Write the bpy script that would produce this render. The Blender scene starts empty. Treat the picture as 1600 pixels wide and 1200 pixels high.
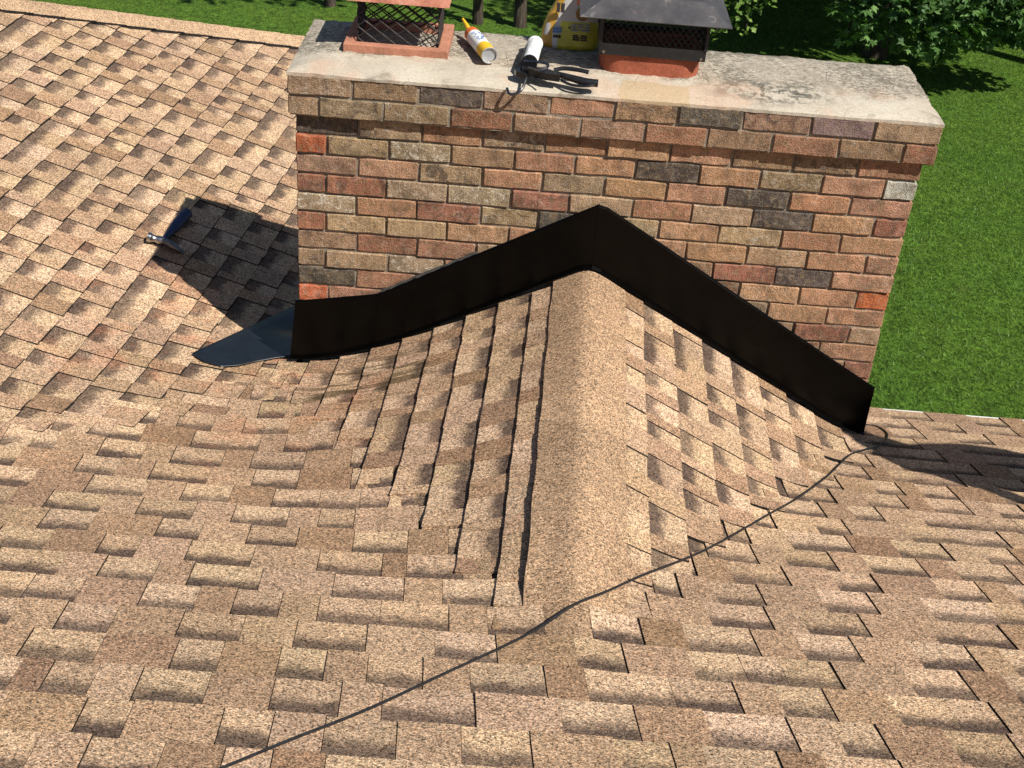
import bpy, bmesh, math, random
import numpy as np
from mathutils import Vector, Matrix, noise as mnoise
random.seed(7); rng = np.random.default_rng(7)
SC = bpy.context.scene
COL = SC.collection

# ------------------------------------------------------------------ camera
CAMPOS = np.array([0.753, -4.026, 1.461])
RC = None
def camera():
    global RC
    p, r, y = math.radians(32.102), math.radians(4.659), math.radians(0.262)
    f = np.array([math.sin(y)*math.cos(p), math.cos(y)*math.cos(p), -math.sin(p)])
    r0 = np.array([math.cos(y), -math.sin(y), 0]); d0 = np.cross(f, r0)
    rt = math.cos(r)*r0 - math.sin(r)*d0; dn = math.sin(r)*r0 + math.cos(r)*d0
    RC = np.array([rt, dn, f])
    cd = bpy.data.cameras.new('camera'); co = bpy.data.objects.new('camera', cd); COL.objects.link(co)
    m = Matrix(((rt[0], -dn[0], -f[0], CAMPOS[0]), (rt[1], -dn[1], -f[1], CAMPOS[1]), (rt[2], -dn[2], -f[2], CAMPOS[2]), (0, 0, 0, 1)))
    co.matrix_world = m
    cd.sensor_width = 36; cd.lens = 2117.2/1600*36; cd.clip_start = .05; cd.clip_end = 2000
    SC.camera = co
camera()
def project(P):                       # build-time only: ranks roof pieces by their size in the picture
    c = (np.asarray(P, float) - CAMPOS) @ RC.T
    z = np.maximum(c[..., 2], 1e-3)
    return 800+2117*c[..., 0]/z, 600+2117*c[..., 1]/z, c[..., 2]

# ------------------------------------------------------------------ light
SUN_EL, SUN_AZ = math.radians(50), math.radians(-38.5)     # azimuth measured from +X towards +Y
SUNV = Vector((math.cos(SUN_EL)*math.cos(SUN_AZ), math.cos(SUN_EL)*math.sin(SUN_AZ), math.sin(SUN_EL)))
world = bpy.data.worlds.new('World'); SC.world = world; world.use_nodes = True
wn = world.node_tree.nodes; wl = world.node_tree.links; wn.clear()
sky = wn.new('ShaderNodeTexSky'); sky.sky_type = 'NISHITA'; sky.sun_disc = False
sky.sun_elevation = SUN_EL; sky.sun_rotation = math.pi/2 - SUN_AZ
sky.air_density = 1.0; sky.dust_density = .6; sky.ozone_density = 1.2
bg = wn.new('ShaderNodeBackground'); bg.inputs[1].default_value = .06
wo = wn.new('ShaderNodeOutputWorld'); wl.new(sky.outputs[0], bg.inputs[0]); wl.new(bg.outputs[0], wo.inputs[0])
sd = bpy.data.lights.new('sun', 'SUN'); sd.energy = 5.0; sd.angle = math.radians(.5); sd.color = (1, .965, .90)
so = bpy.data.objects.new('sun', sd); COL.objects.link(so); so.rotation_euler = SUNV.to_track_quat('Z', 'Y').to_euler()
so.location = (6, -6, 10)
SC.view_settings.view_transform = 'Standard'; SC.view_settings.look = 'None'
SC.view_settings.exposure = .50; SC.view_settings.gamma = 1

# ------------------------------------------------------------------ node helpers
class NT:
    def __init__(s, name):
        s.m = bpy.data.materials.new(name); s.m.use_nodes = True; s.t = s.m.node_tree; s.t.nodes.clear()
        s.out = s.t.nodes.new('ShaderNodeOutputMaterial'); s.b = s.t.nodes.new('ShaderNodeBsdfPrincipled')
        s.t.links.new(s.b.outputs[0], s.out.inputs[0])
    def put(s, sock, v):
        if v is None: return
        if hasattr(v, 'is_output') or isinstance(v, bpy.types.NodeSocket): s.t.links.new(v, sock)
        else:
            if isinstance(v, (tuple, list)) and len(v) == 3 and sock.type == 'RGBA': v = (*v, 1)
            sock.default_value = v
    def n(s, typ, ins=None, **props):
        nd = s.t.nodes.new('ShaderNode'+typ)
        for k, v in props.items(): setattr(nd, k, v)
        for k, v in (ins or {}).items(): s.put(nd.inputs[k], v)
        return nd
    def pos(s): return s.n('NewGeometry').outputs['Position']
    def obj(s): return s.n('TexCoord').outputs['Object']
    def mapping(s, v, scale=(1, 1, 1), loc=(0, 0, 0), rot=(0, 0, 0)):
        return s.n('Mapping', {'Vector': v, 'Scale': scale, 'Location': loc, 'Rotation': rot}).outputs[0]
    def noise(s, v, scale, detail=3, rough=.55, dist=0.):
        return s.n('TexNoise', {'Vector': v, 'Scale': scale, 'Detail': detail, 'Roughness': rough, 'Distortion': dist}).outputs['Fac']
    def ramp(s, f, stops, interp='LINEAR'):
        r = s.n('ValToRGB', {'Fac': f}); cr = r.color_ramp; cr.interpolation = interp
        while len(cr.elements) < len(stops): cr.elements.new(.5)
        for e, (p, c) in zip(cr.elements, stops):
            e.position = p; e.color = (*c, 1) if isinstance(c, (tuple, list)) else (c, c, c, 1)
        return r.outputs['Color']
    def mix(s, f, a, b, mode='MIX'):
        m = s.n('Mix', data_type='RGBA', blend_type=mode)
        s.put(m.inputs[0], f); s.put(m.inputs[6], a); s.put(m.inputs[7], b)
        return m.outputs[2]
    def math(s, op, a, b=None, c=None, clamp=False):
        m = s.n('Math', operation=op, use_clamp=clamp); s.put(m.inputs[0], a)
        if b is not None: s.put(m.inputs[1], b)
        if c is not None: s.put(m.inputs[2], c)
        return m.outputs[0]
    def sstep(s, v, lo, hi):
        return s.n('MapRange', {'Value': v, 'From Min': lo, 'From Max': hi}, interpolation_type='SMOOTHSTEP').outputs[0]
    def bump(s, h, strength=.5, dist=.002, normal=None):
        return s.n('Bump', {'Height': h, 'Strength': strength, 'Distance': dist, 'Normal': normal}).outputs[0]
    def attr(s, name): return s.n('Attribute', attribute_name=name)
    def fin(s, col=None, rough=.8, normal=None, spec=.3, metal=0.):
        s.put(s.b.inputs['Base Color'], col); s.put(s.b.inputs['Roughness'], rough); s.put(s.b.inputs['Normal'], normal)
        s.put(s.b.inputs['Specular IOR Level'], spec); s.put(s.b.inputs['Metallic'], metal)
        return s.m

def plain(name, col, rough=.6, spec=.3, metal=0., var=.25, scale=30, bump=.0):
    t = NT(name); v = t.obj(); f = t.noise(v, scale, 4)
    a = tuple(c*(1-var) for c in col); b = tuple(min(1, c*(1+var)) for c in col)
    c = t.ramp(f, [(.3, a), (.7, b)])
    nrm = t.bump(t.noise(v, scale*4, 3), bump, .001) if bump else None
    r = t.ramp(t.noise(v, scale*.6, 3), [(.3, max(0, rough-.1)), (.7, min(1, rough+.1))])
    return t.fin(c, r, nrm, spec, metal)

# ---- asphalt shingle: granules of several colours over the piece's own blend colour
def shingle_material():
    t = NT('asphalt_shingle'); p = t.pos()
    vor = t.n('TexVoronoi', {'Vector': p, 'Scale': 400.}, feature='F1')
    sep = t.n('SeparateColor', {'Color': vor.outputs['Color']})
    big = t.n('SeparateColor', {'Color': t.n('TexVoronoi', {'Vector': p, 'Scale': 190.}, feature='F1').outputs['Color']})
    g = t.math('MULTIPLY_ADD', sep.outputs[0], .72, t.math('MULTIPLY', big.outputs[0], .28))
    fac = t.ramp(g, [(.10, .15), (.25, .42), (.42, .82), (.60, 1.10), (.78, 1.55), (.92, 2.2)])
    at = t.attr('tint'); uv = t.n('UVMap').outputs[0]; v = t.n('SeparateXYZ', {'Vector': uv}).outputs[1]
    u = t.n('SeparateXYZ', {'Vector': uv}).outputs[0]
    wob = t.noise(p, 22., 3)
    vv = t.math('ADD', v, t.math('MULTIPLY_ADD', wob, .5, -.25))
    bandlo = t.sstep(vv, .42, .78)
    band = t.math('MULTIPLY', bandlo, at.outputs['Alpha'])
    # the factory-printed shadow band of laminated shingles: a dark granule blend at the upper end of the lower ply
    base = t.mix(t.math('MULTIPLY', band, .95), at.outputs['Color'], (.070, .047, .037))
    hue = t.mix(t.sstep(sep.outputs[1], .82, .92), (1, 1, 1), (1.10, .94, .82))
    hue = t.mix(t.sstep(sep.outputs[2], .86, .95), hue, (.86, .98, 1.10))
    col = t.mix(1., t.mix(1., base, fac, 'MULTIPLY'), hue, 'MULTIPLY')
    lv = t.ramp(t.noise(p, 2.2, 4), [(.3, .86), (.7, 1.12)])
    col = t.mix(1., col, lv, 'MULTIPLY')
    # brick dust and rust around the foot of the chimney
    dist = t.n('VectorMath', {0: t.mapping(p, (1, .8, 0)), 1: (-.15, .05, 0)}, operation='DISTANCE').outputs['Value']
    near = t.sstep(dist, 1.15, .15)
    ru = t.math('MULTIPLY', t.sstep(t.noise(p, 5.5, 4, .6, .4), .50, .66), near)
    col = t.mix(t.math('MULTIPLY', ru, .30), col, t.mix(1., (.52, .20, .10), fac, 'MULTIPLY'))
    # dried mud runs on the saddle
    d2 = t.n('VectorMath', {0: t.mapping(p, (1., 1.5, 0)), 1: (.30, -.36, 0)}, operation='DISTANCE').outputs['Value']
    mu = t.math('MULTIPLY', t.sstep(t.noise(t.mapping(p, (1.3, 11, 1)), 2.2, 3, .5, 1.2), .50, .60), t.sstep(d2, .40, .10))
    col = t.mix(t.math('MULTIPLY', mu, .75), col, (.055, .036, .014))
    h = t.math('MULTIPLY', vor.outputs['Distance'], -1.)
    return t.fin(col, .92, t.bump(h, .55, .0015), .12)
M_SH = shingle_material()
def deck_material():
    t = NT('roofing_felt'); p = t.pos()
    return t.fin(t.ramp(t.noise(p, 60, 3), [(.3, (.012, .011, .01)), (.7, (.03, .027, .024))]), .95, None, .1)
M_FELT = deck_material()

def brick_material():
    t = NT('fired_brick'); p = t.pos(); at = t.attr('tint'); at2 = t.attr('wear')
    w = t.n('SeparateColor', {'Color': at2.outputs['Color']})       # R efflorescence, G dark blotches, B seed
    q = t.n('VectorMath', {0: p, 1: t.n('CombineXYZ', {'X': t.math('MULTIPLY', w.outputs[2], 7.)}).outputs[0]}, operation='ADD').outputs[0]
    n1 = t.noise(q, 14, 5, .6); n2 = t.noise(q, 55, 4, .65); n3 = t.noise(q, 260, 3, .6)
    streak = t.noise(t.mapping(q, (1, 1, .07)), 150, 3, .6)
    c = t.mix(1., at.outputs['Color'], t.ramp(n1, [(.28, .50), (.5, 1.), (.75, 1.35)]), 'MULTIPLY')
    c = t.mix(t.math('MULTIPLY', t.sstep(n2, .46, .66), .55), c, (.24, .165, .088))
    c = t.mix(t.math('MULTIPLY', t.sstep(t.noise(q, 24, 4, .6, .8), .50, .64), t.math('MULTIPLY_ADD', w.outputs[1], .7, .12)), c, (.052, .042, .036))
    c = t.mix(1., c, t.ramp(streak, [(.3, .84), (.6, 1.06)]), 'MULTIPLY')
    c = t.mix(1., c, t.ramp(n3, [(.3, .60), (.7, 1.35)]), 'MULTIPLY')
    ef = t.math('MULTIPLY', t.sstep(t.noise(q, 38, 5, .7, 1.4), .50, .68), t.math('MULTIPLY_ADD', w.outputs[0], .85, .14))
    c = t.mix(ef, c, (.60, .53, .42))
    pits = t.sstep(t.noise(q, 120, 2), .70, .78)
    c = t.mix(t.math('MULTIPLY', pits, .7), c, (.035, .022, .016))
    h = t.math('ADD', t.math('MULTIPLY', n2, .6), t.math('ADD', t.math('MULTIPLY', streak, .25), t.math('SUBTRACT', n3, pits)))
    return t.fin(c, .9, t.bump(h, 1., .006), .15)
M_BR = brick_material()
def mortar_material():
    t = NT('lime_mortar'); p = t.pos()
    c = t.ramp(t.noise(p, 18, 5, .65), [(.25, (.13, .107, .082)), (.5, (.25, .21, .16)), (.75, (.38, .325, .25))])
    c = t.mix(1., c, t.ramp(t.noise(p, 300, 2), [(.3, .75), (.7, 1.2)]), 'MULTIPLY')
    return t.fin(c, .95, t.bump(t.noise(p, 160, 4, .7), .8, .004), .1)
M_MO = mortar_material()
def crown_material():
    t = NT('weathered_mortar_crown'); p = t.pos(); xyz = t.n('SeparateXYZ', {'Vector': p}); X, Y = xyz.outputs[0], xyz.outputs[1]
    n1 = t.noise(p, 4.5, 5, .6, .5); n2 = t.noise(p, 26, 5, .7, .6); n3 = t.noise(p, 170, 4, .7)
    c = t.ramp(n1, [(.28, (.31, .265, .205)), (.5, (.455, .395, .31)), (.72, (.54, .48, .385))])
    back = t.sstep(t.math('ADD', Y, t.math('MULTIPLY_ADD', n1, .30, -.15)), .12, .20)     # rough old mortar behind the trowelled edge
    lich = t.math('MULTIPLY', t.sstep(t.math('ADD', t.math('MULTIPLY', t.noise(t.mapping(p, (1, 2.2, 1)), 60, 5, .75, .4), .8), t.math('MULTIPLY', n1, .45)), .565, .69), t.math('MULTIPLY_ADD', back, .72, .16))
    c = t.mix(lich, c, (.125, .108, .082))
    soot = t.sstep(t.noise(p, 6., 5, .7, 1.), .54, .70)
    c = t.mix(t.math('MULTIPLY', soot, .60), c, (.16, .135, .10))
    d1 = t.n('VectorMath', {0: t.mapping(p, (1, 2.6, 0)), 1: (1.50, .30, 0)}, operation='DISTANCE').outputs['Value']
    c = t.mix(t.math('MULTIPLY', t.math('MULTIPLY', t.sstep(d1, .30, .08), t.sstep(n2, .44, .58)), .9), c, (.05, .05, .04))
    pk = t.math('MULTIPLY', t.sstep(t.noise(t.mapping(p, (1, 1, 1), (3.1, 0, 0)), 4.2, 4), .47, .60), t.sstep(Y, .26, .10))
    c = t.mix(t.math('MULTIPLY', pk, .45), c, (.48, .31, .21))
    # patch of newer tan mortar by the front edge
    px = t.math('ABSOLUTE', t.math('SUBTRACT', t.math('ADD', X, t.math('MULTIPLY', n2, .07)), 1.175))
    patch = t.math('MULTIPLY', t.sstep(px, .112, .105), t.sstep(t.math('ADD', Y, t.math('MULTIPLY', n1, .08)), .150, .135))
    c = t.mix(t.math('MULTIPLY', patch, .8), c, (.40, .29, .17))
    c = t.mix(1., c, t.ramp(n3, [(.3, .80), (.7, 1.18)]), 'MULTIPLY')
    cr = t.n('TexVoronoi', {'Vector': t.n('VectorMath', {0: p, 1: t.n('TexNoise', {'Vector': p, 'Scale': 9.}).outputs['Color']}, operation='MULTIPLY_ADD').outputs[0] if False else t.mapping(p, (1.6, 1, 1)), 'Scale': 2.3}, feature='DISTANCE_TO_EDGE')
    ck = t.sstep(t.math('ADD', cr.outputs['Distance'], t.math('MULTIPLY', n2, .012)), .0095, .006)
    ck = t.math('MULTIPLY', ck, t.sstep(t.noise(p, 5., 2), .50, .60))
    c = t.mix(t.math('MULTIPLY', ck, .25), c, (.10, .08, .06))
    h = t.math('ADD', t.math('MULTIPLY', n2, 1.), t.math('ADD', t.math('MULTIPLY', n3, .5), t.math('MULTIPLY', ck, -.5)))
    hs = t.math('MULTIPLY', h, t.math('MULTIPLY_ADD', back, .8, .25))
    return t.fin(c, .95, t.bump(hs, .9, .006), .1)
M_CROWN = crown_material()
def flashing_material():
    t = NT('black_painted_aluminium'); p = t.pos()
    c = t.ramp(t.noise(p, 9, 4), [(.3, (.0008, .0007, .0006)), (.7, (.0018, .0016, .0014))])
    dust = t.sstep(t.noise(p, 190, 2), .74, .80)
    c = t.mix(t.math('MULTIPLY', dust, .2), c, (.10, .08, .06))
    r = t.ramp(t.noise(p, 6, 4), [(.3, .22), (.7, .34)])
    return t.fin(c, r, t.bump(t.noise(p, 5, 2), .12, .01), .13)
M_FL = flashing_material()
def lawn_material():
    t = NT('lawn'); p = t.pos()
    n1 = t.noise(p, .7, 5, .6); n2 = t.noise(p, 7, 4, .65); n3 = t.noise(t.mapping(p, (1, .8, 1), (0, 0, 0), (0, 0, .4)), 75, 5, .85)
    c = t.ramp(n3, [(.30, (.016, .043, .005)), (.43, (.068, .148, .016)), (.56, (.115, .212, .026)), (.70, (.22, .33, .065))])
    vr = t.n('SeparateColor', {'Color': t.n('TexVoronoi', {'Vector': t.mapping(p, (1, .6, 1)), 'Scale': 55.}, feature='F1').outputs['Color']})
    c = t.mix(1., c, t.ramp(vr.outputs[0], [(.0, .45), (.5, 1.), (1., 1.5)]), 'MULTIPLY')
    c = t.mix(1., c, t.ramp(n2, [(.3, .70), (.7, 1.25)]), 'MULTIPLY')
    c = t.mix(1., c, t.ramp(n1, [(.3, (.82, .92, .9)), (.7, (1.15, 1.06, 1.)) ]), 'MULTIPLY')
    dry = t.sstep(t.noise(p, 2.1, 4, .6, .8), .60, .72)
    c = t.mix(t.math('MULTIPLY', dry, .35), c, (.17, .145, .05))
    return t.fin(c, .9, t.bump(n3, 1., .05), .1)
M_LAWN = lawn_material()
def leaf_material(name, a, b, c3):
    t = NT(name); at = t.attr('tint'); r = t.n('SeparateColor', {'Color': at.outputs['Color']})
    c = t.ramp(r.outputs[0], [(0., a), (.55, b), (1., c3)])
    t.put(t.b.inputs['Base Color'], c); t.put(t.b.inputs['Roughness'], .55); t.put(t.b.inputs['Specular IOR Level'], .35)
    tr = t.n('BsdfTranslucent', {'Color': t.mix(1., c, (1.3, 1.5, .5), 'MULTIPLY')})
    mx = t.n('MixShader', {0: .22}); t.t.links.new(t.b.outputs[0], mx.inputs[1]); t.t.links.new(tr.outputs[0], mx.inputs[2])
    t.t.links.new(mx.outputs[0], t.out.inputs[0])
    return t.m
M_LEAF = leaf_material('leaf_green', (.020, .050, .011), (.055, .125, .026), (.135, .24, .06))
M_LEAF2 = leaf_material('leaf_yellow_green', (.035, .075, .014), (.10, .18, .03), (.20, .29, .06))
def bark_material():
    t = NT('bark'); p = t.pos()
    n = t.noise(t.mapping(p, (1, 1, .18)), 26, 5, .7)
    return t.fin(t.ramp(n, [(.3, (.02, .016, .012)), (.55, (.075, .058, .044)), (.8, (.15, .125, .10))]), .95, t.bump(n, 1., .03), .1)
M_BARK = bark_material()
def terracotta_material(name, col):
    t = NT(name); p = t.pos(); n1 = t.noise(p, 10, 5, .65); n2 = t.noise(p, 120, 4, .7)
    c = t.ramp(n1, [(.3, tuple(x*.72 for x in col)), (.55, col), (.8, tuple(min(1, x*1.22) for x in col))])
    c = t.mix(1., c, t.ramp(n2, [(.3, .8), (.7, 1.15)]), 'MULTIPLY')
    sp = t.sstep(t.noise(p, 34, 5, .7, 1.5), .64, .74)
    c = t.mix(t.math('MULTIPLY', sp, .55), c, (.55, .42, .33))
    return t.fin(c, .88, t.bump(n2, .6, .003), .2)
M_TC1 = terracotta_material('terracotta_tile', (.43, .19, .118))
M_TC2 = terracotta_material('red_clay_flue', (.31, .09, .048))
def rusty_lid_material():
    t = NT('rusty_lid'); p = t.pos(); n1 = t.noise(p, 16, 5, .65); n2 = t.noise(p, 140, 4, .7)
    c = t.ramp(n1, [(.3, (.24, .085, .05)), (.55, (.42, .17, .11)), (.8, (.52, .29, .21))])
    c = t.mix(1., c, t.ramp(n2, [(.3, .7), (.7, 1.2)]), 'MULTIPLY')
    return t.fin(c, .85, t.bump(n2, .5, .002), .2)
M_RLID = rusty_lid_material()
def dark_lid_material():
    t = NT('weathered_black_metal'); p = t.pos(); n1 = t.noise(p, 12, 5, .65)
    c = t.ramp(n1, [(.3, (.035, .033, .034)), (.7, (.065, .06, .062))])
    ring = t.n('TexVoronoi', {'Vector': p, 'Scale': 26.}, feature='F1').outputs['Distance']
    rg = t.math('MULTIPLY', t.sstep(ring, .24, .28), t.sstep(ring, .40, .34))
    c = t.mix(t.math('MULTIPLY', t.math('MULTIPLY', rg, t.sstep(n1, .5, .6)), .35), c, (.22, .19, .17))
    c = t.mix(t.math('MULTIPLY', t.sstep(t.noise(p, 40, 4), .62, .75), .35), c, (.17, .11, .09))
    return t.fin(c, t.ramp(n1, [(.3, .42), (.7, .6)]), t.bump(n1, .1, .004), .5)
M_DLID = dark_lid_material()
M_BLK = plain('black_metal', (.012, .012, .012), .5, .4, 0., .3, 60)
M_MESH = plain('mesh_wire', (.022, .017, .015), .65, .3, 0., .4, 80)
M_GUN = plain('gun_black_enamel', (.010, .010, .011), .32, .5, 0., .3, 60)
M_STEEL = plain('bare_steel', (.36, .355, .35), .3, .5, 1., .15, 60)
M_DSTEEL = plain('dark_steel', (.16, .155, .16), .35, .5, 1., .25, 60)
M_TIN = plain('tin_base', (.52, .55, .58), .35, .5, .6, .2, 40)
M_WHITE = plain('white_tube', (.78, .77, .73), .5, .35, 0., .06, 120)
M_GREYPR = plain('grey_print', (.22, .22, .23), .6, .3, 0., .3, 200)
M_YEL = plain('yellow_print', (.72, .42, .015), .45, .4, 0., .08, 40)
M_ORG = plain('orange_print', (.62, .13, .02), .45, .4, 0., .1, 40)
M_BLUEPR = plain('blue_print', (.05, .16, .42), .5, .3, 0., .2, 60)
M_GOLD = plain('gold_bag_film', (.42, .235, .025), .33, .5, 0., .15, 30, .3)
M_LIME = plain('yellow_green_bag_film', (.42, .38, .04), .33, .5, 0., .15, 30, .3)
M_PAPER = plain('white_bag_panel', (.42, .40, .38), .4, .4, 0., .1, 40)
M_DKPR = plain('dark_print', (.035, .028, .03), .6, .3, 0., .3, 80)
M_LOAF = plain('brown_round_print', (.19, .095, .03), .6, .3, 0., .5, 60)
M_BLUE = plain('blue_rubber_grip', (.010, .022, .075), .6, .4, 0., .3, 60, .3)
M_CABLE = plain('black_cable_jacket', (.012, .012, .013), .42, .45, 0., .3, 80)
M_SEAL = plain('grey_sealant', (.045, .042, .038), .7, .3, 0., .4, 90, .5)
M_DRIP = plain('white_drip_edge', (.72, .70, .66), .4, .4, 0., .06, 30)
M_SIDE = plain('house_siding', (.55, .52, .46), .7, .3, 0., .08, 10)
M_SKIN = plain('skin', (.46, .27, .19), .55, .4, 0., .1, 30)
M_SHIRT = plain('grey_shirt', (.13, .14, .16), .9, .1, 0., .15, 60, .3)
M_JEAN = plain('blue_denim', (.04, .06, .12), .9, .1, 0., .25, 80, .3)
M_CAP = plain('dark_cap', (.02, .02, .025), .9, .1, 0., .2, 60)
M_BOOT = plain('brown_boot', (.08, .05, .03), .7, .3, 0., .2, 60)

# ------------------------------------------------------------------ object helpers
def empty(name, loc, label, cat, group=None):
    o = bpy.data.objects.new(name, None); o.location = loc; o.empty_display_size = .1; COL.objects.link(o)
    o['label'] = label; o['category'] = cat
    if group: o['group'] = group
    bpy.context.view_layer.update() if False else None
    return o
def tag(o, label, cat, group=None):
    o['label'] = label; o['category'] = cat
    if group: o['group'] = group
    return o
def root_loc(o):
    v = Vector((0, 0, 0))
    while o is not None: v += o.location; o = o.parent
    return v
def link(name, me, parent=None, loc=None):
    """mesh given in world coordinates; parented objects keep them by subtracting the roots' locations"""
    o = bpy.data.objects.new(name, me); COL.objects.link(o); o.parent = parent
    if parent is not None: o.location = -root_loc(parent)
    return o
def mesh(name, V, Fc, mats, parent=None, smooth=False, mi=None, tint=None, wear=None, uv=None):
    me = bpy.data.meshes.new(name); me.from_pydata([tuple(map(float, v)) for v in V], [], Fc)
    for m in (mats if isinstance(mats, (list, tuple)) else [mats]): me.materials.append(m)
    if mi is not None: me.polygons.foreach_set('material_index', mi)
    if smooth: me.polygons.foreach_set('use_smooth', [True]*len(me.polygons))
    for nm, a in (('tint', tint), ('wear', wear)):
        if a is not None:
            at = me.color_attributes.new(nm, 'FLOAT_COLOR', 'POINT')
            a = np.asarray(a, np.float32)
            if a.ndim == 1: a = np.tile(a, (len(V), 1))
            at.data.foreach_set('color', a.ravel())
    if uv is not None:
        l = me.uv_layers.new(name='UVMap'); idx = np.zeros(len(me.loops), int); me.loops.foreach_get('vertex_index', idx)
        l.data.foreach_set('uv', np.asarray(uv, np.float32)[idx].ravel())
    me.update()
    return link(name, me, parent)
class B:
    """collects shapes in world coordinates"""
    def __init__(s): s.V = []; s.F = []; s.mi = []; s.sm = []
    def add(s, V, F, m=0):
        o = len(s.V); s.V += [tuple(v) for v in V]; s.F += [tuple(i+o for i in f) for f in F]; s.mi += [m]*len(F)
    def box(s, c, size, rot=None, m=0, bev=0.):
        c = Vector(c); hx, hy, hz = size[0]/2, size[1]/2, size[2]/2
        bm = bmesh.new(); bmesh.ops.create_cube(bm, size=1, matrix=Matrix.Diagonal((size[0], size[1], size[2], 1)))
        if bev: bmesh.ops.bevel(bm, geom=bm.edges[:], offset=bev, segments=2, profile=.6, affect='EDGES')
        R = rot if rot is not None else Matrix.Identity(3)
        bm.verts.index_update()
        s.add([R @ v.co + c for v in bm.verts], [[v.index for v in f.verts] for f in bm.faces], m); bm.free()
    def tube(s, P, r, n=8, m=0, caps=True, closed=False):
        P = [Vector(p) for p in P]; r = r if isinstance(r, (list, tuple)) else [r]*len(P)
        rings = []; up = None
        for i, p in enumerate(P):
            a = P[(i-1) % len(P)] if (closed or i > 0) else p; b = P[(i+1) % len(P)] if (closed or i < len(P)-1) else p
            d = (b-a).normalized()
            if up is None: up = Vector((0, 0, 1)) if abs(d.z) < .9 else Vector((1, 0, 0))
            x = d.cross(up).normalized(); y = x.cross(d).normalized(); up = y
            rings.append([p + r[i]*(math.cos(2*math.pi*k/n)*x + math.sin(2*math.pi*k/n)*y) for k in range(n)])
        V = [v for q in rings for v in q]; F = []
        R = len(rings)
        for i in range(R if closed else R-1):
            j = (i+1) % R
            for k in range(n): F.append((i*n+k, i*n+(k+1) % n, j*n+(k+1) % n, j*n+k))
        if caps and not closed: F.append(tuple(range(n))[::-1]); F.append(tuple((R-1)*n+k for k in range(n)))
        s.add(V, F, m)
    def prism(s, poly, ax, m=0):
        """poly: 3-D points of one face, extruded by vector ax"""
        n = len(poly); P = [Vector(p) for p in poly]; Q = [p+Vector(ax) for p in P]
        s.add(P+Q, [tuple(range(n))[::-1], tuple(range(n, 2*n))] + [(i, (i+1) % n, n+(i+1) % n, n+i) for i in range(n)], m)
    def build(s, name, mats, parent=None, smooth=False, fix=True):
        o = mesh(name, s.V, s.F, mats, parent, smooth, s.mi)
        if fix:
            bm = bmesh.new(); bm.from_mesh(o.data); bmesh.ops.recalc_face_normals(bm, faces=bm.faces); bm.to_mesh(o.data); bm.free()
        if smooth: o.data.set_sharp_from_angle(angle=math.radians(40))
        return o

# ------------------------------------------------------------------ the roof's surface as a height field
S5, C5 = math.sin(math.radians(5)), math.cos(math.radians(5))
def planes(x, y):
    zm = -1.198 - y/3
    a = x*C5 - y*S5; b = x*S5 + y*C5
    zw = np.minimum(np.minimum(-1.17 - a/3, -.511 - .37*(b-1.904)), -.10 + (a+3.21)/3)
    xr = .996 + .030*y; d = x - xr; k = .020
    cl = -.592 + .57*d; cr = -.592 - .59*d
    zc = np.minimum(cl, cr) - k*np.log1p(np.exp(-np.abs(cl-cr)/k))
    zc = zc - 3*np.maximum(y, 0)/(1+np.exp(np.clip(-(x-.40)/.08, -40, 40))) - 2*np.maximum(y-.22, 0)
    return zm, zw, zc
def H(x, y):
    zm, zw, zc = planes(x, y)
    k = .03 + .08/(1+np.exp(np.clip((x-.75)/.12, -40, 40)))*np.exp(-(np.minimum(x+.2, 0)**2 + np.minimum(y+.5, 0)**2)/.8)
    m = np.maximum(np.maximum(zm, zw), zc)
    return m + k*np.log(np.exp((zm-m)/k)+np.exp((zw-m)/k)+np.exp((zc-m)/k))
def Hs(x, y): return float(H(np.float64(x), np.float64(y)))
EAVE = .49
GROUND = -4.3

house = empty('house_roof', (1.0, -1.0, -4.3), 'tan and brown laminated shingle roof with saddle, valley and hip around the chimney', 'roof')
def grid(name, fx, nu, nv, mat, parent, off):
    u = np.linspace(0, 1, nu+1); v = np.linspace(0, 1, nv+1); U, W = np.meshgrid(u, v); X, Y = fx(U, W)
    Z = H(X, Y) + off; V = np.stack([X, Y, Z], -1).reshape(-1, 3)
    F = [(j*(nu+1)+i, j*(nu+1)+i+1, (j+1)*(nu+1)+i+1, (j+1)*(nu+1)+i) for j in range(nv) for i in range(nu)]
    return mesh(name, V, F, mat, parent, True)
main_slope = grid('main_slope', lambda u, v: (-4+10.5*u, -7.5+(7.5+EAVE)*v), 150, 110, M_FELT, house, -.016)
wing_slope = grid('wing_slope', lambda u, v: ((-6.4+6.97*u)*C5+(.35+4.2*v)*S5, -(-6.4+6.97*u)*S5+(.35+4.2*v)*C5), 90, 60, M_FELT, house, -.022)
cricket = grid('cricket', lambda u, v: ((.2+1.6*u), -1.75+1.75*v), 60, 60, M_FELT, house, -.012)

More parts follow.
